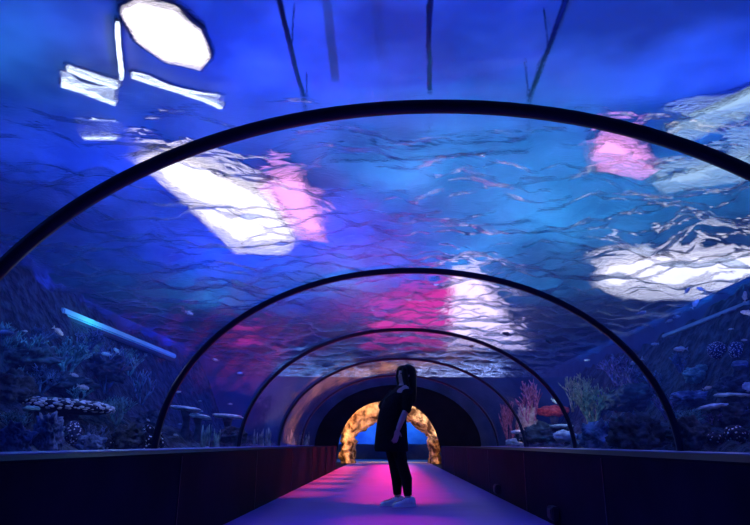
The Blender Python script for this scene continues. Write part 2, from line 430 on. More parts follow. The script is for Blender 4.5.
# ------------------------------------------------------------------ reef slopes
def reef_z(x, y):
    ax = abs(x)
    if x < 0:
        b = 0.38 + max(0, ax - 2.7) * 0.42
        b = min(b, 1.95)
    else:
        b = 0.38 + max(0, ax - 3.1) * 0.40
        b = min(b, 1.55)
    far = min(1, max(0, (y - 9.0) / 5)); b = 0.38 + (b - 0.38) * (1 - 0.45 * far)
    b += max(0, ax - 5.2) * 1.6
    n = noise.fractal(Vector((x * 0.9, y * 0.7, 3.1)), 1.0, 2.0, 4) * 0.22 + noise.fractal(Vector((x * 3, y * 3, 1.0)), 1, 2, 4) * 0.12
    return b + n * min(1, max(0, (ax - 2.6) / 0.6))
for side, nm, xa, xb in ((-1, 'reef_slope_left', -TW, XL - 0.15), (1, 'reef_slope_right', XR + 0.15, TW)):
    bm = bmesh.new(); nx, ny = 60, 190
    g = [[bm.verts.new((xa + (xb - xa) * i / nx, Y0 + (YEND - Y0) * j / ny, reef_z(xa + (xb - xa) * i / nx, Y0 + (YEND - Y0) * j / ny))) for j in range(ny + 1)] for i in range(nx + 1)]
    for i in range(nx):
        for j in range(ny): bm.faces.new((g[i][j], g[i + 1][j], g[i + 1][j + 1], g[i][j + 1]))
    struct('floor_tank_left' if side < 0 else 'floor_tank_right', bm, MAT['sand'], smooth=True)

def on_reef(px, py, xmax=5.95):
    """foot point on the reef under a sighted pixel, and how many pixels lower it lies"""
    d = ray(px, py); t = 2.75 / abs(d.x) if d.x < 0 else 3.4 / abs(d.x)
    for k in range(600):
        p = CAM + d * t
        if p.z < reef_z(p.x, p.y) or abs(p.x) > xmax or p.y > YEND - 1.0: break
        t += 0.02 / abs(d.x)
    z = reef_z(p.x, p.y) - 0.02
    ex = (p.z - z) / mpp(p); p.z = z
    return p, max(0, ex)

# ------------------------------------------------------------------ water
def water_grid():
    nx, ny = 190, 560
    xs = np.linspace(-TW + .01, TW - .01, nx); ys = np.linspace(Y0 + .02, YT - .02, ny)
    X, Y = np.meshgrid(xs, ys, indexing='ij')
    rng = np.random.default_rng(5)
    Z = np.zeros_like(X)
    for i in range(80):
        lam = 0.22 * (1.9 / 0.22) ** rng.random()
        th = rng.normal(0.15, 0.75) + (PI / 2)
        k = 2 * PI / lam
        s = 0.030 * (lam / 0.8) ** -0.1
        Z += (s / k) * np.sin(k * (np.cos(th) * X + np.sin(th) * Y) + rng.random() * 2 * PI + 0.6 * np.sin(0.7 * X + 0.5 * Y + i))
    Z *= 0.45 + 1.65 * np.clip((Y - 4.4) / 1.6, 0, 1)
    co = np.stack([X, Y, ZW + Z], -1).reshape(-1, 3)
    idx = np.arange(nx * ny).reshape(nx, ny)
    f = np.stack([idx[:-1, :-1], idx[1:, :-1], idx[1:, 1:], idx[:-1, 1:]], -1).reshape(-1, 4)
    me = bpy.data.meshes.new('water_surface')
    me.vertices.add(len(co)); me.vertices.foreach_set('co', co.ravel())
    me.loops.add(f.size); me.loops.foreach_set('vertex_index', f.ravel())
    me.polygons.add(len(f)); me.polygons.foreach_set('loop_start', np.arange(0, f.size, 4)); me.polygons.foreach_set('loop_total', np.full(len(f), 4))
    me.update(); me.validate()
    me.flip_normals() if me.polygons[0].normal.z < 0 else None
    return me
o = link('water_surface', water_grid(), MAT['water'])
tag(o, 'rippling blue water surface seen from below over the tunnel', 'water', kind='stuff')

bm = bmesh.new()
prof = [(-TW + .01, 0.0), (-TW + .01, ZW - 0.12), (TW - .01, ZW - 0.12), (TW - .01, 0.0), (XR + 0.1, 0.0)]
prof += [(arch(PI * i / NA, 0.03)[0], arch(PI * i / NA, 0.03)[1]) for i in range(NA + 1)]
prof += [(XL - 0.1, 0.0)]
A = [bm.verts.new((x, Y0 + 0.01, z)) for x, z in prof]; B = [bm.verts.new((x, YEND - 0.06, z)) for x, z in prof]
for i in range(len(prof)):
    j = (i + 1) % len(prof); bm.faces.new((A[i], A[j], B[j], B[i]))
bm.faces.new(A[::-1]); bm.faces.new(B)
bmesh.ops.triangulate(bm, faces=[f for f in bm.faces if len(f.verts) > 4])
box(bm, -TW + .01, TW - .01, YEND + 0.22, YT - 0.02, ZSH + 0.17, ZW - 0.12)
tag(link('tank_water', bm, MAT['volume'], None, False), 'deep blue tank water surrounding the acrylic tunnel', 'water', kind='stuff')

# ------------------------------------------------------------------ lamps and beams above the water
def above(px, py, z=ZL):
    d = ray(px, py).normalized(); p = CAM + d * ((ZW - EYE) / d.z)
    s = math.hypot(d.x, d.y) * IOR_W
    s = min(s, 0.992); c = math.sqrt(1 - s * s)
    h = Vector((d.x, d.y, 0)).normalized()
    return p + (h * s + Vector((0, 0, 1)) * c) * ((z - ZW) / c)
def lamp(quad, mat, label, depth=0.08):
    P = [above(*q) for q in quad]
    n = len(P); c = sum(P, Vector()) / n
    t = empty('ceiling_lamp', c, label, 'ceiling lamp', 'lamps hanging above the water')
    Q = [p - c for p in P]
    bm = bmesh.new()
    lo = [bm.verts.new((q.x, q.y, -0.012)) for q in Q]; hi = [bm.verts.new((q.x, q.y, 0)) for q in Q]
    bm.faces.new(lo); bm.faces.new(hi[::-1])
    for i in range(n): bm.faces.new((lo[i], hi[i], hi[(i + 1) % n], lo[(i + 1) % n]))
    link('diffuser', bm, mat, t, False)
    bm = bmesh.new(); K = [q * (1 + .06 / q.length) for q in Q]
    lo = [bm.verts.new((q.x, q.y, 0.001)) for q in K]; hi = [bm.verts.new((q.x, q.y, depth)) for q in K]
    bm.faces.new(lo); bm.faces.new(hi[::-1])
    for i in range(n): bm.faces.new((lo[i], hi[i], hi[(i + 1) % n], lo[(i + 1) % n]))
    link('housing', bm, MAT['pipe'], t, False)
    return t
EW = emat('white lamp', (1.0, 0.80, 0.80), 2.0)
EP = emat('pink lamp', (1.0, 0.36, 0.76), 1.9)
EPL = emat('pale pink lamp', (1.0, 0.66, 0.86), 2.2)
EPW = emat('pink white panel', (1.0, 0.72, 0.86), 6.0)
ECW = emat('cool panel', (0.6, 0.75, 1.0), 3.0)
EM = emat('magenta lamp', (1.0, 0.04, 0.36), 1.2)
EC2 = emat('tube lamp', (0.9, 0.92, 1.0), 3.5)
EC = emat('cool lamp', (0.55, 0.75, 1.0), 1.0)
lamp([(121, 12), (138, 3), (174, 12), (200, 30), (210, 56), (200, 68), (166, 60), (136, 38)], EW, 'bright white ceiling lamp at upper left, seen through calm water')
lamp([(134, 148), (158, 142), (204, 158), (262, 186), (296, 226), (284, 240), (236, 238), (190, 194)], EW, 'large white ceiling lamp breaking into ripples under the nearest rib')
lamp([(258, 176), (276, 168), (302, 172), (312, 196), (326, 228), (300, 226), (284, 204)], EP, 'pinkish ceiling lamp right beside the large rippled white lamp')
lamp([(592, 264), (608, 248), (650, 240), (790, 234), (790, 270), (650, 275), (612, 272)], EW, 'long white ceiling lamp at the right edge over the water')
lamp([(591, 148), (606, 132), (626, 138), (656, 158), (640, 167), (600, 160)], EP, 'small pink ceiling lamp under the right shoulder of the nearest rib')
lamp([(372, 300), (412, 280), (455, 266), (452, 300), (448, 336), (358, 336), (362, 314)], EM, 'magenta ceiling lamp over the middle of the walkway')
lamp([(452, 258), (478, 262), (500, 290), (520, 318), (532, 338), (446, 338), (450, 300)], EPL, 'pale pink ceiling lamp right beside the magenta one')
lamp([(240, 312), (268, 310), (258, 330), (228, 332)], EM, 'faint magenta ceiling lamp far off over the left side')
lamp([(668, 122), (770, 82), (775, 100), (690, 130)], EC, 'cool white ceiling lamp at the far right above the nearest rib')
lamp([(650, 170), (770, 140), (775, 160), (665, 180)], EC, 'cool white ceiling lamp at the far right below the nearest rib')

for x0, x1, mt, lab in ((-5.5, -0.8, 'EC', 'added cool white glow panel on the far shelf, left one'), (0.4, 5.5, 'EP', 'added pink-white glow panel on the far shelf, right one')):  # added glowing panels, mirrored by the far water surface as bright streaks
    t = empty('added_glow_panel', ((x0 + x1) / 2, YT - 0.1, ZSH + 0.2), lab, 'added glow panel', 'added glow panels')
    bm = bmesh.new(); box(bm, x0 - t.location.x, x1 - t.location.x, -.04, 0, 0.02, .40); link('diffuser', bm, {'EC': ECW, 'EP': EPW}[mt], t, False)
    bm = bmesh.new(); box(bm, x0 - t.location.x - .05, x1 - t.location.x + .05, 0.0, .06, -.02, .44, .01); link('frame', bm, MAT['pipe'], t, False)
# ------------------------------------------------------------------ lights
def light(kind, name, loc, energy, color, size=0.1, rot=None, **kw):
    d = bpy.data.lights.new(name, kind); d.energy = energy; d.color = color
    if kind == 'AREA': d.size = size
    else: d.shadow_soft_size = size
    for k, v in kw.items(): setattr(d, k, v)
    o = bpy.data.objects.new(name, d); col.objects.link(o); o.location = loc
    if name != 'reef_fill': d.specular_factor = 0.0
    if rot: o.rotation_euler = rot
    return o
BL = (0.015, 0.06, 1.0); TE = (0.03, 0.34, 0.62)
for x, y, e, c in ((-4.5, 3, 260, BL), (-1.5, 5.5, 260, BL), (-4.5, 8, 240, BL), (-2, 11, 240, BL), (1.2, 4, 200, BL), (4.4, 9.4, 260, TE), (1.8, 13.0, 200, TE), (0.3, 8.2, 150, TE), (-3.6, 12.6, 330, BL), (-1.6, 15.0, 240, TE), (-1.2, 11.0, 200, BL), (-5.5, 16.5, 200, TE), (-5, 3.0, 90, TE), (4, 6, 200, BL), (5, 3, 180, BL),
                   (2.0, 8.5, 260, TE), (3.4, 11, 240, TE), (-4.5, 13, 150, BL), (0.5, 14, 220, BL), (4.5, 15, 150, TE), (-3, 17, 180, BL), (1, 18, 150, BL), (-4.6, 5.3, 60, TE), (5.2, 9, 80, TE)):
    light('POINT', 'hall_fill', (x * 1.25, y * 1.35, ZL - 1.5), e * 0.72, c, 0.0)  # unseen blue and teal points added to tint the hall ceiling
for y in (1.5, 5.0, 8.5, 12.0, 15.5, 18.5):
    light('POINT', 'tank_fill', (-4.4, y, 3.1), 28, (0.06, 0.20, 1.0), 0.0)  # unseen underwater points added, as the surface blocks light from above
    light('POINT', 'tank_fill', (4.6, y, 3.1), 20, (0.07, 0.20, 1.0), 0.0)
# warm lamps tucked behind the portal lip
OR = (1.0, 0.42, 0.16)
for gx, gz, ge, gcol in ((-1.55, 1.0, 13, OR), (-1.2, 1.75, 12, OR), (0.1, 2.15, 13, (1.0, 0.6, 0.35)), (1.3, 1.85, 14, (1.0, 0.66, 0.42)), (1.75, 1.0, 13, (1.0, 0.66, 0.42)), (-1.55, 0.3, 7, OR), (1.75, 0.3, 7, OR)):
    o = light('SPOT', 'gateway_light', (gx, 20.72, gz), ge * 4.6, gcol, 0.02, spot_size=math.radians(150), spot_blend=0.6)
    o.rotation_euler = (Vector((gx * .8, 22.0, gz)) - Vector((gx, 20.72, gz))).to_track_quat('-Z', 'Y').to_euler()
# unseen magenta and red spots added to colour the walkway floor
def spot(loc, target, e, c, ang, blend=0.8):
    o = light('SPOT', 'added_floor_spot', loc, e, c, 0.08, spot_size=math.radians(ang), spot_blend=blend)
    o.rotation_euler = (Vector(target) - Vector(loc)).to_track_quat('-Z', 'Y').to_euler()
MG = (1.0, 0.008, 0.11)
for i in range(14):
    sy = 8.2 + 0.92 * i
    spot((0.08, sy, 2.25), (0.08, sy - 0.25, 0), 640 * min(1, .5 + .12 * i) + 40 * i, MG, 44, 1.0)
spot((0.05, 7.75, 2.25), (0.05, 7.75, 0), 230, MG, 32, 1.0)
spot((0.05, 5.9, 2.2), (0.05, 5.7, 0), 150, (1.0, 0.02, 0.3), 36, 1.0)
spot((0.05, 4.8, 2.2), (0.05, 4.7, 0), 50, (1.0, 0.02, 0.4), 36, 1.0)
for i in range(7):
    sy = 9.0 + 1.45 * i
    spot((-0.95, sy, 1.3), (-1.28, sy - 0.3, 0), 110 + 62 * i, (1.0, 0.05, 0.06), 60, 1.0)
spot((-0.9, 19.3, 1.7), (-1.2, 18.6, 0), 450, (1.0, 0.14, 0.03), 46, 1.0)
for fy, fe in ((3.0, 150), (5.0, 120), (9.0, 50)):  # unseen blue spots added as fill on the floor
    spot((0, fy, 2.2), (0, fy, 0), fe, (0.12, 0.06, 1.0), 95, 1.0)
light('POINT', 'reef_fill', (-2.95, 6.6, 1.7), 16, (0.55, 0.65, 1.0), 0.0)  # unseen points added to brighten corals, rocks and the left beam
light('POINT', 'reef_fill', (3.2, 12.6, 1.6), 10, (0.5, 0.6, 1.0), 0.0)
light('POINT', 'reef_fill', (3.7, 7.0, 2.0), 10, (0.75, 0.65, 1.0), 0.0)
light('POINT', 'reef_fill', (4.2, 17.4, 1.75), 60, (1.0, 0.50, 0.42), 0.0)
light('POINT', 'reef_fill', (-5.6, 12.0, 2.9), 16, (0.1, 0.8, 0.8), 0.0)
light('POINT', 'reef_fill', (-4.2, 8.2, 2.6), 22, (0.15, 0.6, 0.9), 0.0)
light('POINT', 'reef_fill', (-3.0, 9.5, 1.9), 10, (0.12, 0.4, 1.0), 0.0)
light('POINT', 'reef_fill', (4.2, 14.4, 2.0), 26, (0.6, 0.8, 0.6), 0.0)
# far blue room, lit by added unseen points
light('POINT', 'far_fill', (0.2, 25.0, 1.8), 5, (0.06, 0.15, 1.0), 0.0)
light('POINT', 'far_fill', (0.6, 28.3, 2.6), 420, (0.06, 0.30, 1.0), 0.0)
light('POINT', 'far_fill', (-1.6, 28.3, 1.6), 150, (0.06, 0.20, 1.0), 0.0)
w = bpy.data.worlds.new('world'); scene.world = w; w.use_nodes = True
bg = w.node_tree.nodes.get('Background'); bg.inputs['Color'].default_value = (0.01, 0.03, 0.3, 1); bg.inputs['Strength'].default_value = 0.05

scene.view_settings.view_transform = 'Standard'
scene.view_settings.look = 'None'
scene.cycles.use_denoising = True
scene.cycles.transparent_max_bounces = 24
scene.cycles.max_bounces = 14
scene.cycles.sample_clamp_indirect = 6
#@@MORE
# ------------------------------------------------------------------ rim beams of the tank, pipes and tube lamps above the water
def bar_thing(name, a, b, w, h, mat, label, cat, under=None, group=None):
    a, b = Vector(a), Vector(b)
    d = b - a; L = d.length
    t = empty(name, a, label, cat, group)
    t.rotation_mode = 'QUATERNION'; t.rotation_quaternion = d.to_track_quat('X', 'Z')
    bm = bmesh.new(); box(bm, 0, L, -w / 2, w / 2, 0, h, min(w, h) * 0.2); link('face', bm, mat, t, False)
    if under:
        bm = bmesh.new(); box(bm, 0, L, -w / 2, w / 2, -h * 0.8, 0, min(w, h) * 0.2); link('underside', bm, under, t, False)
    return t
pa, pb = at_x(58, 309, -6.2), at_x(172, 356, -6.2)
bar_thing('rim_beam', (pa.x, pa.y, pa.z - .1), (pb.x, pb.y, pa.z - .1), 0.25, 0.13, MAT['beam'], 'pale teal beam under the water running along the left tank side', 'beam', MAT['beam_shade'], 'beams along the tank sides')
pa, pb = at_x(752, 301, 6.2), at_x(664, 337, 6.2)
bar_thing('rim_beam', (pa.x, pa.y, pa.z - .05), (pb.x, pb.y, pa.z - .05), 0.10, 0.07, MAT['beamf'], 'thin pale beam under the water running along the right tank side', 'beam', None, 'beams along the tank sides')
for q, lab in ((((274, -20), (292, 50), (306, 108)), 'dark pipe above the water, left of the ribs highest point'), (((432, -20), (428, 45), (430, 92)), 'dark pipe above the water, straight over the middle of the walkway'),
               (((572, -20), (548, 50), (528, 100)), 'dark pipe above the water, right of the ribs highest point'), (((330, 152), (430, 150), (530, 142)), 'dark pipe running crosswise above the water just past the nearest rib')):
    bm = bmesh.new(); P = [above(*c, z=ZL - 0.5) for c in q]
    c0 = P[0].copy(); tube(bm, [p - c0 for p in P], 0.032, 10)
    o = link('overhead_pipe', bm, MAT['pipe']); o.location = c0
    tag(o, lab, 'pipe', 'pipes hanging over the water')
    for p in P[1:]:
        bm = bmesh.new(); tube(bm, [p - c0, p - c0 + Vector((0, 0, 0.605))], 0.008, 6); link('hanger', bm, MAT['pipe'], o)
for (q0, q1), lab in ((((118, 24), (121, 78)), 'upright thin tube lamp left of the bright ceiling lamp'), (((68, 70), (118, 88)), 'upper slanting tube lamp of the pair at upper left'),
                      (((62, 82), (116, 100)), 'lower slanting tube lamp of the pair at upper left'), (((132, 76), (222, 104)), 'long thin tube lamp below the bright ceiling lamp'),
                      (((84, 130), (116, 131)), 'short tube lamp below the slanting pair at upper left')):
    A_, B_ = above(*q0), above(*q1)
    d = B_ - A_; t = empty('tube_lamp', A_, lab, 'tube lamp', 'tube lamps over the water'); t.rotation_euler = (0, 0, math.atan2(d.y, d.x))
    bm = bmesh.new(); tube(bm, [(0, 0, 0), (d.length, 0, 0)], 0.028, 10); link('tube', bm, EC2, t)
    bm = bmesh.new(); box(bm, -.05, d.length + .05, -.04, .04, .02, .07, .008)
    for hx in (0.05, d.length - .05): tube(bm, [(hx, 0, .06), (hx, 0, .098)], .01, 6)
    link('housing', bm, MAT['pipe'], t, False)

# ------------------------------------------------------------------ reef life
def lumpy(name, px, py, w, h, mat, label, cat, seed, rough=0.35, freq=1.8, depth=None, sub=5, group=None, squash=1.0):
    p, ex = on_reef(px, py); m = mpp(p); h += ex; hw, hh = w * m / 2, h * m
    bm = bmesh.new(); ball(bm, (0, 0, hh * 0.42), hw, depth or hw * 0.8, hh * 0.6, sub, rough, freq, seed)
    if name == 'reef_rock':
        for v in bm.verts:
            q = v.co / max(hw, .05) * 2.2 + Vector((seed, 0, 0))
            k = abs(noise.noise(q)) * .30 - abs(noise.noise(q * 2.7)) * .22 + noise.noise(q * 6) * .07
            v.co += Vector((v.co.x, v.co.y, v.co.z - hh * .42)) * (k - .04)
    o = link(name, bm, mat); o.location = p; o.rotation_euler = (0, 0, math.atan2(p.x, -p.y) * 0 + (-math.atan2(p.x, p.y)))
    return tag(o, label, cat, group)
def branch(bm, p, d, L, r, depth, rng):
    n = 3; pts = [p.copy()]; q = p.copy(); dd = d.copy()
    for i in range(n):
        dd = (dd + Vector((rng.uniform(-.22, .22), rng.uniform(-.22, .22), rng.uniform(-.05, .2)))).normalized()
        q = q + dd * (L / n); pts.append(q.copy())
    tube(bm, pts, [r * (1 - .3 * i / n) for i in range(n + 1)], 6)
    if depth:
        for k in range(rng.choice((2, 3, 3))):
            a = rng.uniform(0, 2 * PI); s = Vector((math.cos(a), math.sin(a) * .8, 0))
            branch(bm, pts[rng.choice((2, 3))], (dd * .8 + s * rng.uniform(.5, .9)).normalized(), L * .72, r * .68, depth - 1, rng)
def branching(px, py, w, h, mat, label, seed, depth=3, stems=5, thick=1.0, name='branching_coral', group=None):
    p, ex = on_reef(px, py); m = mpp(p); h += ex; rng = random.Random(seed)
    bm = bmesh.new()
    for k in range(stems):
        a = 2 * PI * k / stems + rng.uniform(-.3, .3); s = rng.uniform(.2, .75)
        branch(bm, Vector((math.cos(a) * .08, math.sin(a) * .08, -0.03)), Vector((math.cos(a) * s, math.sin(a) * s * .7, 1)).normalized(), .40, .042 * thick, depth, rng)
    xs = [v.co.x for v in bm.verts]; zs = [v.co.z for v in bm.verts]
    sx = w * m / (max(xs) - min(xs)); sz = h * m / max(zs)
    for v in bm.verts: v.co.x *= sx; v.co.y *= sx; v.co.z *= sz
    o = link(name, bm, mat); o.location = p
    return tag(o, label, 'coral', group)
def table(px, py, w, h, lift, mat, label, seed, stalk=None, tilt=0.0, knobs=0, kmat=None, group=None):
    """px,py: middle of the plate; lift: pixels from plate to its foot"""
    p, ex = on_reef(px, py + lift); m = mpp(p); lift += ex; rng = random.Random(seed)
    W, H, S = w * m / 2, max(h * m / 2, .015), lift * m
    az = -math.atan2(p.x, p.y)
    t = empty('table_coral', p, label, 'coral', group, az)
    bm = bmesh.new(); ball(bm, (0, 0, 0), W, W * .7, H, 4, .10 if knobs else .22, 2.2, seed)
    if knobs:
        for k in range(knobs):
            a = rng.uniform(PI, 2 * PI); rr = rng.uniform(.35, .97); zz = rng.uniform(-.5, .7)
            kk = math.sqrt(max(0.05, 1 - zz * zz))
            c = Vector((math.cos(a) * W * kk, math.sin(a) * W * .7 * kk, zz * H))
            s = rng.uniform(.9, 1.7) * m
            g = bmesh.ops.create_icosphere(bm, subdivisions=2, radius=1)
            fs = set()
            for v in g['verts']:
                v.co = Vector((v.co.x * s * 1.6, v.co.y * s, v.co.z * s * .9)) + c
                fs.update(v.link_faces)
            for f in fs: f.material_index = 1
    pl = link('plate', bm, [mat, kmat or MAT['white']], t); pl.location = (0, 0, S); pl.rotation_euler = (0, tilt, 0)
    bm = bmesh.new(); tube(bm, [(0, 0, -.06), (.02, 0, S * .5), (0, 0, S)], [W * .32, W * .2, W * .38], 12); link('stalk', bm, stalk or MAT['dark'], t)
    return t
def grass(px, py, w, h, mat, label, seed, blades=14):
    p, ex = on_reef(px, py); m = mpp(p); h += ex; rng = random.Random(seed); bm = bmesh.new()
    for k in range(blades):
        x = rng.uniform(-.5, .5) * w * m; y = rng.uniform(-.3, .3) * w * m; L = h * m * rng.uniform(.6, 1.0); b = rng.uniform(-.05, .05)
        tube(bm, [(x, y, -.03), (x + b * .3, y, L * .35), (x + b, y, L * .7), (x + b * 1.2, y, L)], [(.9 * m, .25 * m), (1.1 * m, .25 * m), (.9 * m, .2 * m), (.2 * m, .1 * m)], 6)
    o = link('sea_grass', bm, mat); o.location = p
    return tag(o, label, 'sea grass', 'clumps of sea grass')

D, B, T = MAT['dark'], MAT['blue'], MAT['teal']
# left reef
for a in ((12, 452, 34, 26, B, 'rounded blue rock at the lower left corner behind the wall', 11), (46, 450, 26, 34, B, 'upright blue rock below the dotted table coral', 12),
          (90, 452, 26, 16, B, 'low blue rock right of the round dotted coral', 13), (128, 450, 30, 24, D, 'dark rock just left of the second ribs left foot', 14),
          (8, 398, 46, 26, D, 'broad dark rock at the left edge above the rounded blue rock', 15), (60, 392, 60, 18, D, 'flat dark rock behind the dotted table coral', 16),
          (150, 428, 26, 16, D, 'small dark rock touching the second ribs left foot', 17), (100, 378, 50, 22, D, 'dark boulder high on the left reef', 18),
          (20, 366, 60, 24, D, 'dark boulder topping the left edge of the reef', 19), (232, 448, 30, 16, D, 'dark rock between the two pale grass clumps', 20)):
    lumpy('reef_rock', a[0], a[1], a[2], a[3], a[4], a[5], 'rock', a[6], group='rocks on the reef')
for a in ((18, 372, 56, 40, T, 'spreading dark teal coral at the left edge of the reef', 31, 3, 6), (64, 380, 58, 44, T, 'wide dark teal coral under the pale beam', 32, 3, 6),
          (104, 392, 46, 50, B, 'tall bluish branching coral left of the second rib', 33, 3, 6), (116, 424, 34, 28, T, 'bushy teal coral beside the end of the dotted table coral', 34, 3, 8),
          (40, 392, 40, 30, B, 'low bluish branching coral just above the dotted table coral', 35, 3, 5), (140, 404, 30, 34, B, 'thin blue branching coral close to the second rib', 36, 2, 5),
          (84, 356, 40, 30, B, 'blue branching coral highest on the left reef', 37, 3, 5)):
    branching(a[0], a[1], a[2], a[3], a[4], a[5], a[6], a[7], a[8], group='branching corals')
table(66, 407, 84, 16, 22, MAT['pipe'], 'long dark table coral covered with rows of white knobs', 41, tilt=0.07, knobs=150, kmat=MAT['white'])
table(28, 409, 17, 6, 16, MAT['teal'], 'small pale green plate coral at the tip of the knobbed table coral', 42)
lumpy('brain_coral', 71, 443, 18, 21, MAT['finedots'], 'round brain coral with fine white dots on the left', 'coral', 43, rough=.06)
lumpy('brain_coral', 106, 451, 12, 11, MAT['dots'], 'small ringed white brain coral low on the left', 'coral', 44, rough=.1)
lumpy('brain_coral', 146, 447, 30, 20, MAT['dots'], 'white spotted coral mound against the second ribs left foot', 'coral', 45, rough=.3)
table(184, 411, 32, 5, 26, MAT['white'], 'pale flat plate coral right of the second rib, upper of two', 46, tilt=.12)
table(196, 417, 26, 5, 22, MAT['white'], 'pale flat plate coral right of the second rib, lower of two', 47, tilt=.15)
table(226, 417, 30, 5, 22, MAT['white'], 'pale flat plate coral near the third ribs left foot', 48, tilt=.08)
grass(207, 449, 22, 24, MAT['kelp'], 'pale upright sea grass clump between the second and third ribs', 51)
grass(262, 448, 16, 20, MAT['kelp'], 'pale sea grass clump just right of the third ribs left foot', 52)
grass(298, 448, 22, 18, MAT['kelp'], 'pale sea grass clump just right of the fourth ribs left foot', 53)
lumpy('brain_coral', 207, 452, 7, 5, MAT['white'], 'tiny white coral ball at the foot of the sea grass', 'coral', 54, rough=.1)
for a in ((4, 346, 30, 24, T, 'small teal coral sprig at the far left top of the reef', 131, 3, 5), (36, 350, 30, 26, B, 'blue coral sprig left of the pale beams near end', 132, 3, 5),
          (78, 400, 26, 16, T, 'low teal coral right behind the knobbed table coral', 133, 2, 7), (128, 374, 30, 26, T, 'teal coral below the middle of the pale beam', 134, 3, 6),
          (14, 432, 30, 22, T, 'low teal coral at the left edge just above the wall', 135, 3, 7), (92, 446, 24, 22, B, 'blue coral beside the low blue rock', 136, 3, 6),
          (56, 448, 18, 22, T, 'thin teal coral left of the round dotted coral', 137, 3, 5), (132, 446, 22, 20, T, 'teal coral in front of the second ribs left foot', 138, 3, 6)):
    branching(a[0], a[1], a[2], a[3], a[4], a[5], a[6], a[7], a[8], group='branching corals')
# right reef
for a in ((600, 450, 36, 26, B, 'blue rock below the green bushy coral', 61), (640, 448, 50, 34, D, 'wide dark rock between the second ribs right foot and the blue rock', 62),
          (692, 446, 40, 26, D, 'dark rock right of the second ribs right foot', 63), (738, 424, 44, 26, D, 'dark rock carrying the dotted corals on the right', 64),
          (640, 410, 56, 24, D, 'dark ledge rock under the purple corals', 65), (697, 404, 46, 13, B, 'long flat blue rock under the small pale fish on the right', 66),
          (738, 396, 40, 18, D, 'dark rock at the right edge under the white cap', 67), (700, 382, 28, 14, T, 'small rounded greenish rock high on the right reef', 68),
          (548, 450, 50, 22, D, 'dark rock under the red dome coral', 69)):
    lumpy('reef_rock', a[0], a[1], a[2], a[3], a[4], a[5], 'rock', a[6], group='rocks on the reef')
for a in ((594, 428, 44, 46, MAT['green'], 'large green bushy coral with pale tips right of the third rib', 71, 3, 9), (636, 400, 44, 34, MAT['purple'], 'purple branching coral left of the second ribs right foot', 72, 3, 7),
          (618, 386, 34, 30, MAT['purple'], 'smaller purple branching coral above the green bush', 73, 3, 6), (654, 392, 30, 22, B, 'blue branching coral touching the second rib', 74, 3, 5),
          (600, 446, 28, 18, B, 'short blue branching coral in front of the green bush', 75, 2, 7), (574, 412, 26, 34, MAT['green'], 'olive branching coral just inside the third rib', 76, 3, 6),
          (530, 408, 30, 30, MAT['pink'], 'pink branching coral over the cream rock', 77, 3, 7), (484, 442, 10, 18, MAT['cream'], 'yellowish branching coral near the dark portal', 78, 2, 5),
          (740, 424, 34, 18, B, 'blue branching coral at the right edge below the white cap', 79, 3, 6),
          (668, 420, 30, 24, MAT['purple'], 'purple coral right beside the second ribs right foot', 171, 3, 6), (690, 428, 28, 20, T, 'low teal coral under the long flat blue rock', 172, 3, 6),
          (622, 440, 30, 24, T, 'teal coral in front of the wide dark rock', 173, 3, 6), (652, 446, 24, 22, B, 'blue coral at the second ribs right foot', 174, 3, 6),
          (712, 424, 24, 12, MAT['purple'], 'low purple coral under the pale pink-white plate', 175, 2, 6), (682, 372, 26, 20, B, 'blue coral sprig left of the rounded greenish rock', 176, 3, 5),
          (584, 400, 26, 26, MAT['green'], 'pale green coral behind the large green bush', 177, 3, 7), (508, 420, 20, 20, MAT['pink'], 'small pink coral left of the cream rock', 178, 3, 6)):
    branching(a[0], a[1], a[2], a[3], a[4], a[5], a[6], a[7], a[8], group='branching corals')
table(555, 412, 32, 11, 24, MAT['red'], 'bright red dome coral just left of the third ribs right foot', 81)
table(566, 437, 22, 12, 10, MAT['white'], 'chunky white table coral at the third ribs right foot', 82)
table(564, 429, 22, 4, 18, MAT['white'], 'thin white plate coral above the chunky white one', 83)
lumpy('reef_rock', 528, 432, 20, 26, MAT['cream'], 'cream coloured rock left of the red dome coral', 'rock', 84, group='rocks on the reef')
lumpy('reef_rock', 537, 450, 7, 24, MAT['cream'], 'slim tan rock pillar below the red dome coral', 'rock', 85, group='rocks on the reef')
table(515, 443, 18, 8, 7, MAT['white'], 'pale blue-white plate coral low beside the fourth rib', 86)
table(518, 433, 12, 4, 16, MAT['white'], 'small white plate coral above the pale low one', 87)
table(716, 408, 28, 6, 18, MAT['white'], 'pale pink-white plate coral on the right reef', 88, tilt=-.12)
table(738, 396, 34, 5, 26, MAT['white'], 'arched pale plate coral at the right edge', 89, tilt=.05)
lumpy('brain_coral', 749, 393, 10, 9, MAT['white'], 'white cap coral cut by the right edge', 'coral', 90, rough=.15)
lumpy('brain_coral', 737, 440, 22, 14, MAT['dots'], 'larger dotted brain coral low on the right', 'coral', 91, rough=.15)
lumpy('brain_coral', 717, 446, 16, 11, MAT['dots'], 'smaller dotted brain coral low on the right', 'coral', 92, rough=.15)
lumpy('brain_coral', 719, 356, 20, 14, MAT['finedots'], 'speckled round coral below the thin right beam', 'coral', 93, rough=.12)
lumpy('brain_coral', 738, 356, 16, 14, MAT['finedots'], 'speckled round coral beside the right edge below the thin beam', 'coral', 94, rough=.12)
lumpy('brain_coral', 742, 370, 18, 8, MAT['blue'], 'streaked blue coral at the right edge above the white cap', 'coral', 95, rough=.2)

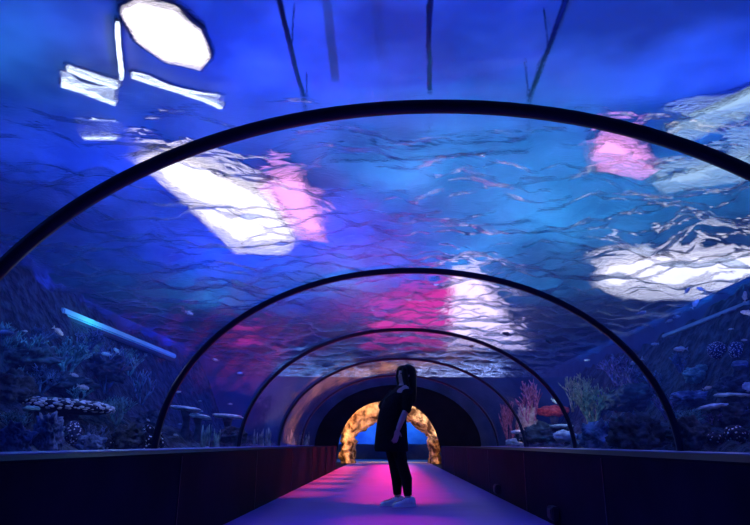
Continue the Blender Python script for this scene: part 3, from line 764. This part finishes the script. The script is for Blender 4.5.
# ------------------------------------------------------------------ fish
def make_fish(bmat, fmat):
    t = bpy.data.objects.new('fish', None); col.objects.link(t)
    bm = bmesh.new(); n = 12; rs = []
    for i in range(n + 1):
        s = i / n; x = .5 - s * .85
        hgt = .02 + .17 * math.sin(PI * min(1, s * 1.02 + .03)) ** .75 * (1 - .35 * s); wd = hgt * .42
        rs.append([bm.verts.new((x, math.cos(a) * wd, math.sin(a) * hgt)) for a in [2 * PI * k / 12 for k in range(12)]])
    for A, Bq in zip(rs, rs[1:]):
        for k in range(12): bm.faces.new((A[k], A[(k + 1) % 12], Bq[(k + 1) % 12], Bq[k]))
    bm.faces.new(rs[0][::-1]); bm.faces.new(rs[-1]); link('body', bm, bmat, t)
    def flat(name, pts):
        bm = bmesh.new(); f = [bm.verts.new((x, .008, z)) for x, z in pts]; g = [bm.verts.new((x, -.008, z)) for x, z in pts]
        bm.faces.new(f); bm.faces.new(g[::-1])
        for i in range(len(pts)): j = (i + 1) % len(pts); bm.faces.new((f[j], f[i], g[i], g[j]))
        link(name, bm, fmat, t, False)
    flat('tail_fin', [(-.30, .02), (-.50, .17), (-.44, 0), (-.50, -.17), (-.30, -.02)])
    flat('dorsal_fin', [(.18, .13), (.02, .24), (-.22, .14), (-.25, .05)])
    flat('anal_fin', [(.0, -.14), (-.12, -.21), (-.25, -.06)])
    for sy in (-1, 1):
        bm = bmesh.new(); ball(bm, (.40, sy * .035, .03), .018, .012, .018, 1); link('eye', bm, MAT['eye'], t)
    return t
fa, fb = make_fish(MAT['fish'], MAT['fin']), make_fish(MAT['fishd'], MAT['fishd'])
FISH = [  # px, py, X-plane, length px, heading (1 right, -1 left), pitch deg, dark?, label
 (58, 331, -3.6, 13, 1, -35, 0, 'pale fish diving under the left end of the teal beam'),
 (117, 351, -4.2, 9, -1, 40, 0, 'small pale fish tilted upward just under the teal beam'),
 (107, 354, -4.4, 11, -1, 10, 0, 'pale fish left of the tilted one under the teal beam'),
 (74, 375, -4.0, 9, 1, -15, 0, 'small pale fish in front of the wide dark teal coral'),
 (83, 387, -3.8, 12, 1, -12, 0, 'pale green fish just above the knobbed table coral'),
 (25, 331, -4.0, 5, 1, 0, 0, 'tiny bright fish at the far left below the beam end'),
 (8, 333, -3.6, 18, -1, 3, 0, 'long pale fish cut by the left edge'),
 (189, 313, -4.5, 9, 1, -15, 0, 'small fish above the second ribs left shoulder'),
 (178, 392, -3.6, 6, 1, 10, 0, 'tiny pale fish touching the second rib on its right side'),
 (148, 420, -3.2, 5, 1, -30, 0, 'tiny bright fish over the white spotted coral mound'),
 (155, 428, -3.2, 4, -1, 0, 0, 'tiny bright fish in front of the second ribs left foot'),
 (180, 424, -3.4, 4, 1, 0, 0, 'tiny bright fish under the two pale plate corals'),
 (176, 435, -3.1, 6, -1, 10, 0, 'tiny pale fish low beside the second ribs left foot'),
 (200, 401, -4.0, 4, 1, 0, 0, 'tiny fish above the upper pale plate coral'),
 (216, 360, -4.4, 7, -1, 15, 0, 'small round fish between the second and third ribs on the left'),
 (230, 404, -4.2, 5, 1, 0, 0, 'tiny fish above the plate coral near the third rib'),
 (240, 373, -4.6, 6, -1, 0, 0, 'small fish just left of the third rib'),
 (695, 304, 4.6, 12, 1, 50, 0, 'pale fish steeply tilted above the thin right beam'),
 (687, 291, 4.8, 9, 1, 45, 0, 'small tilted fish under the long white lamp, left of two'),
 (701, 289, 4.8, 9, -1, 25, 0, 'small fish under the long white lamp, right of two'),
 (669, 321, 4.8, 8, 1, 15, 0, 'small fish left of the thin right beam, left of a pair'),
 (677, 317, 4.8, 7, 1, 20, 0, 'small fish left of the thin right beam, right of a pair'),
 (681, 349, 4.4, 14, -1, 5, 0, 'plump pale fish below the lower end of the thin right beam'),
 (655, 344, 4.6, 8, -1, 0, 0, 'small faint fish below the second ribs right shoulder'),
 (745, 297, 4.6, 12, 1, 80, 0, 'upright pale fish at the right edge over the thin beam'),
 (748, 313, 4.4, 14, -1, 20, 0, 'bright pale fish cut by the right edge under the beam'),
 (637, 361, 4.4, 14, -1, -20, 0, 'pale fish just inside the second rib on the right'),
 (641, 313, 4.6, 10, 1, 12, 0, 'pale fish above the second ribs right shoulder'),
 (587, 360, 4.6, 6, -1, 0, 0, 'small fish above the green bushy coral'),
 (707, 388, 4.2, 9, 1, 15, 0, 'small tan fish above the long flat blue rock'),
 (744, 340, 4.8, 6, 1, 0, 0, 'tiny fish between the speckled coral and the right edge beam'),
 (731, 329, 4.8, 5, -1, 0, 0, 'tiny faint fish right under the thin beam'),
 (554, 401, 3.9, 8, 1, -40, 0, 'pale fish diving above the red dome coral'),
 (507, 334, 2.6, 10, -1, 20, 1, 'dark fish silhouetted right of the pale pink lamp'),
 (548, 341, 3.4, 9, 1, -35, 1, 'dark fish silhouetted near the third ribs right shoulder'),
 (472, 346, 2.2, 6, -1, 0, 1, 'small dark fish silhouetted in front of the pale pink lamp'),
 (584, 246, 3.6, 9, 1, 0, 1, 'dark fish by the left tip of the long white lamp'),
]
first = {0: True, 1: True}
for px, py, X, L, hd, pit, dk, lab in FISH:
    p = at_x(px, py, X); 
    src = fb if dk else fa
    o = src if first[dk] else copy_tree(src); first[dk] = False
    Lw = L * mpp(p); o.scale = (Lw, Lw, Lw); o.location = p
    az = -math.atan2(p.x, p.y)
    o.rotation_euler = (0, -math.radians(pit), az + (0.25 if hd > 0 else PI - 0.3))
    tag(o, lab, 'fish', 'fish around the tunnel')

# ------------------------------------------------------------------ person
base = at_z(405, 506, 0.0)
PA = math.radians(205)
Rz = Matrix.Rotation(PA, 3, 'Z')
def finger(bm, p, d, bend, L, r=.0085, curl=.6):
    d = d.normalized(); pts = [p]; q = p
    for i, f in enumerate((.42, .32, .26)):
        d = (d + bend * curl * (.5 if i == 0 else 1)).normalized(); q = q + d * (L * f); pts.append(q)
    tube(bm, pts, [r, r, r * .92, r * .72], 8)
def hand(bm, wrist, d, palm_n, side, curl):
    d = d.normalized(); palm_n = palm_n.normalized(); s = d.cross(palm_n).normalized() * side
    rot = Matrix((d, s, palm_n)).transposed()
    c = wrist + d * .05
    ball(bm, c, .052, .042, .016, 3, rot=rot)
    for k, L in zip((-.030, -.010, .010, .029), (.062, .074, .078, .068)):
        finger(bm, wrist + d * .088 + s * k, d + s * k * 3, palm_n, L, .0085, curl)
    finger(bm, wrist + d * .03 + s * .036, d * .55 + s * .8, palm_n, .062, .010, curl * .5)
bm = bmesh.new()
for sy, fx in ((1, 0.0), (-1, 0.055)):
    tube(bm, [(.14, sy * .080, .84), (.125, sy * .080, .66), (.070 + fx * .4, sy * .076, .44), (.015 + fx * .8, sy * .076, .28), (.0 + fx, sy * .075, .09), (.0 + fx, sy * .075, .04)],
         [.085, .075, .052, .050, .034, .036], 14)
    tube(bm, [(-.05 + fx, sy * .075, .045), (.05 + fx, sy * .078, .045), (.15 + fx, sy * .082, .03), (.175 + fx, sy * .082, .025)], [.032, .036, .03, .015], 10)
loft(bm, [((.145, 0, .74), .09, .13), ((.15, 0, .82), .11, .155), ((.14, 0, .95), .09, .125), ((.115, 0, 1.02), .088, .118), ((.065, 0, 1.13), .105, .145), ((.048, 0, 1.21), .085, .165), ((.03, 0, 1.25), .06, .11), ((.015, 0, 1.28), .05, .055), ((-.005, 0, 1.345), .046, .048)], 20)
# head: skull, jaw, nose, lips, ears
ball(bm, (-.035, 0, 1.43), .095, .076, .098, 3)
ball(bm, (.0, 0, 1.375), .062, .056, .062, 3)
ball(bm, (.062, 0, 1.395), .016, .013, .020, 2)
ball(bm, (.055, 0, 1.36), .012, .022, .008, 2)
ball(bm, (.050, 0, 1.335), .016, .018, .014, 2)
for sy in (-1, 1): ball(bm, (-.03, sy * .077, 1.405), .018, .010, .030, 2)
armL = [Vector((.035, .165, 1.215)), Vector((.055, .205, 1.12)), Vector((.08, .222, 1.01)), Vector((.135, .225, .91)), Vector((.185, .222, .80))]
tube(bm, armL, [.048, .043, .037, .034, .026], 12)
hand(bm, armL[-1], Vector((.16, -.02, -.62)), Vector((.25, -.95, .05)), 1, .45)
armR = [Vector((.035, -.165, 1.215)), Vector((.11, -.20, 1.13)), Vector((.21, -.13, 1.06)), Vector((.195, -.01, 1.11)), Vector((.135, .10, 1.185))]
tube(bm, armR, [.048, .043, .037, .034, .026], 12)
hand(bm, armR[-1], Vector((-.45, .60, .50)), Vector((-.75, -.30, -.15)), -1, .75)
body = link('person', bm, MAT['skin']); remesh(body, .007, 3)
body.location = base; body.rotation_euler = (0, 0, PA)
tag(body, 'person standing side-on on the walkway in loose black top, black leggings and pale sneakers', 'person')
bm = bmesh.new()
loft(bm, [((.160, 0, .565), .185, .19), ((.162, 0, .60), .188, .195), ((.162, 0, .72), .178, .19), ((.155, 0, .9), .162, .18), ((.135, 0, 1.03), .148, .174), ((.09, 0, 1.14), .13, .178), ((.05, 0, 1.21), .10, .188), ((.032, 0, 1.255), .072, .13), ((.012, 0, 1.29), .058, .066)], 28)
tube(bm, armL[:3] + [Vector((.10, .224, .985))], [.068, .060, .054, .052], 14)
tube(bm, armR, [.068, .060, .054, .048, .036], 14)
o = link('loose_top', bm, MAT['cloth'], body); remesh(o, .011, 3)
bm = bmesh.new()
for sy, fx in ((1, 0.0), (-1, 0.055)):
    tube(bm, [(.14, sy * .080, .84), (.125, sy * .080, .66), (.070 + fx * .4, sy * .076, .44), (.015 + fx * .8, sy * .076, .28), (.0 + fx, sy * .075, .11)], [.095, .085, .063, .062, .044], 16)
o = link('leggings', bm, MAT['legging'], body); remesh(o, .010, 2)
bm = bmesh.new()
ball(bm, (-.055, 0, 1.437), .103, .094, .102, 4, .04, 3, 2)
ball(bm, (.025, 0, 1.485), .048, .075, .036, 3)
loft(bm, [((-.075, 0, 1.06), .03, .06), ((-.08, 0, 1.12), .055, .095), ((-.08, 0, 1.22), .062, .11), ((-.078, 0, 1.32), .066, .105), ((-.07, 0, 1.42), .085, .097), ((-.06, 0, 1.48), .07, .07)], 24)
for sy in (-1, 1):
    tube(bm, [(.025, sy * .070, 1.48), (.03, sy * .078, 1.40), (.01, sy * .085, 1.30), (-.03, sy * .085, 1.20)], [.03, .036, .034, .015], 10)
o = link('hair', bm, MAT['hair'], body); remesh(o, .009, 3)
for sy in (-1, 1):
    bm = bmesh.new(); ball(bm, (.047, sy * .028, 1.423), .011, .011, .009, 2); link('eye', bm, MAT['eye'], body)
for sy, fx in ((1, 0.0), (-1, 0.055)):
    bm = bmesh.new()
    # upper: rings along the foot
    rr = []
    for x, w, z0, z1 in ((-.085, .020, .02, .070), (-.07, .034, .018, .100), (-.02, .040, .018, .110), (.03, .041, .018, .092), (.09, .046, .018, .068), (.15, .042, .018, .052), (.182, .026, .02, .040)):
        cz, hz = (z0 + z1) / 2, (z1 - z0) / 2
        rr.append([bm.verts.new((x, w * math.copysign(abs(math.cos(a)) ** .7, math.cos(a)), cz + hz * math.copysign(abs(math.sin(a)) ** .8, math.sin(a)))) for a in [2 * PI * k / 16 for k in range(16)]])
    for A, Bq in zip(rr, rr[1:]):
        for k in range(16): bm.faces.new((A[k], A[(k + 1) % 16], Bq[(k + 1) % 16], Bq[k]))
    bm.faces.new(rr[0][::-1]); bm.faces.new(rr[-1])
    sh = link('sneaker', bm, MAT['shoe'], body); sh.location = (fx, sy * .077, 0); sh.rotation_euler = (0, 0, sy * .10)
    bm = bmesh.new(); out = []
    for x, w in ((-.095, .018), (-.08, .034), (-.02, .042), (.04, .040), (.10, .048), (.155, .043), (.188, .026), (.196, .010)):
        out.append((x, w))
    ol = [(x, w) for x, w in out] + [(x, -w) for x, w in out[::-1]]
    lo = [bm.verts.new((x, y, .001)) for x, y in ol]; hi = [bm.verts.new((x, y, .028)) for x, y in ol]
    bm.faces.new(lo[::-1]); bm.faces.new(hi)
    for i in range(len(ol)): j = (i + 1) % len(ol); bm.faces.new((lo[i], lo[j], hi[j], hi[i]))
    link('sole', bm, MAT['sole'], sh, False)
    bm = bmesh.new()
    for k in range(4):
        x = .03 + k * .022; z = .094 - k * .008
        tube(bm, [(x, -.026, z - .008), (x, 0, z + .004), (x, .026, z - .008)], .004, 6)
    link('laces', bm, MAT['lace'], sh)

# ------------------------------------------------------------------ litter and small fittings on the walkway
p = at_z(516, 504, 0.0)
bm = bmesh.new(); g = bmesh.ops.create_grid(bm, x_segments=8, y_segments=6, size=.5)
for v in g['verts']:
    n_ = noise.noise(v.co * 5); v.co = Vector((v.co.x * .07, v.co.y * .05, .004 + abs(n_) * .02))
o = link('paper_scrap', bm, MAT['paper'], None, False); o.location = p
tag(o, 'small crumpled white paper scrap on the floor near the right wall', 'paper scrap')
for px, py, lab in ((497, 488, 'small dark box on the right wall foot, farther of two'), (553, 506, 'small dark box on the right wall foot, nearer of two')):
    d = ray(px, py); q = CAM + d * ((FW - .03) / d.x)
    t = empty('wall_box', (FW - 0.002, q.y, 0.10), lab, 'box', 'boxes on the right wall foot')
    bm = bmesh.new(); box(bm, -.06, 0, -.09, .09, -.05, .06, .01); link('casing', bm, MAT['pipe'], t, False)
    bm = bmesh.new(); box(bm, -.068, -.055, -.06, .06, -.03, .04, .004); link('cover', bm, MAT['rib'], t, False)
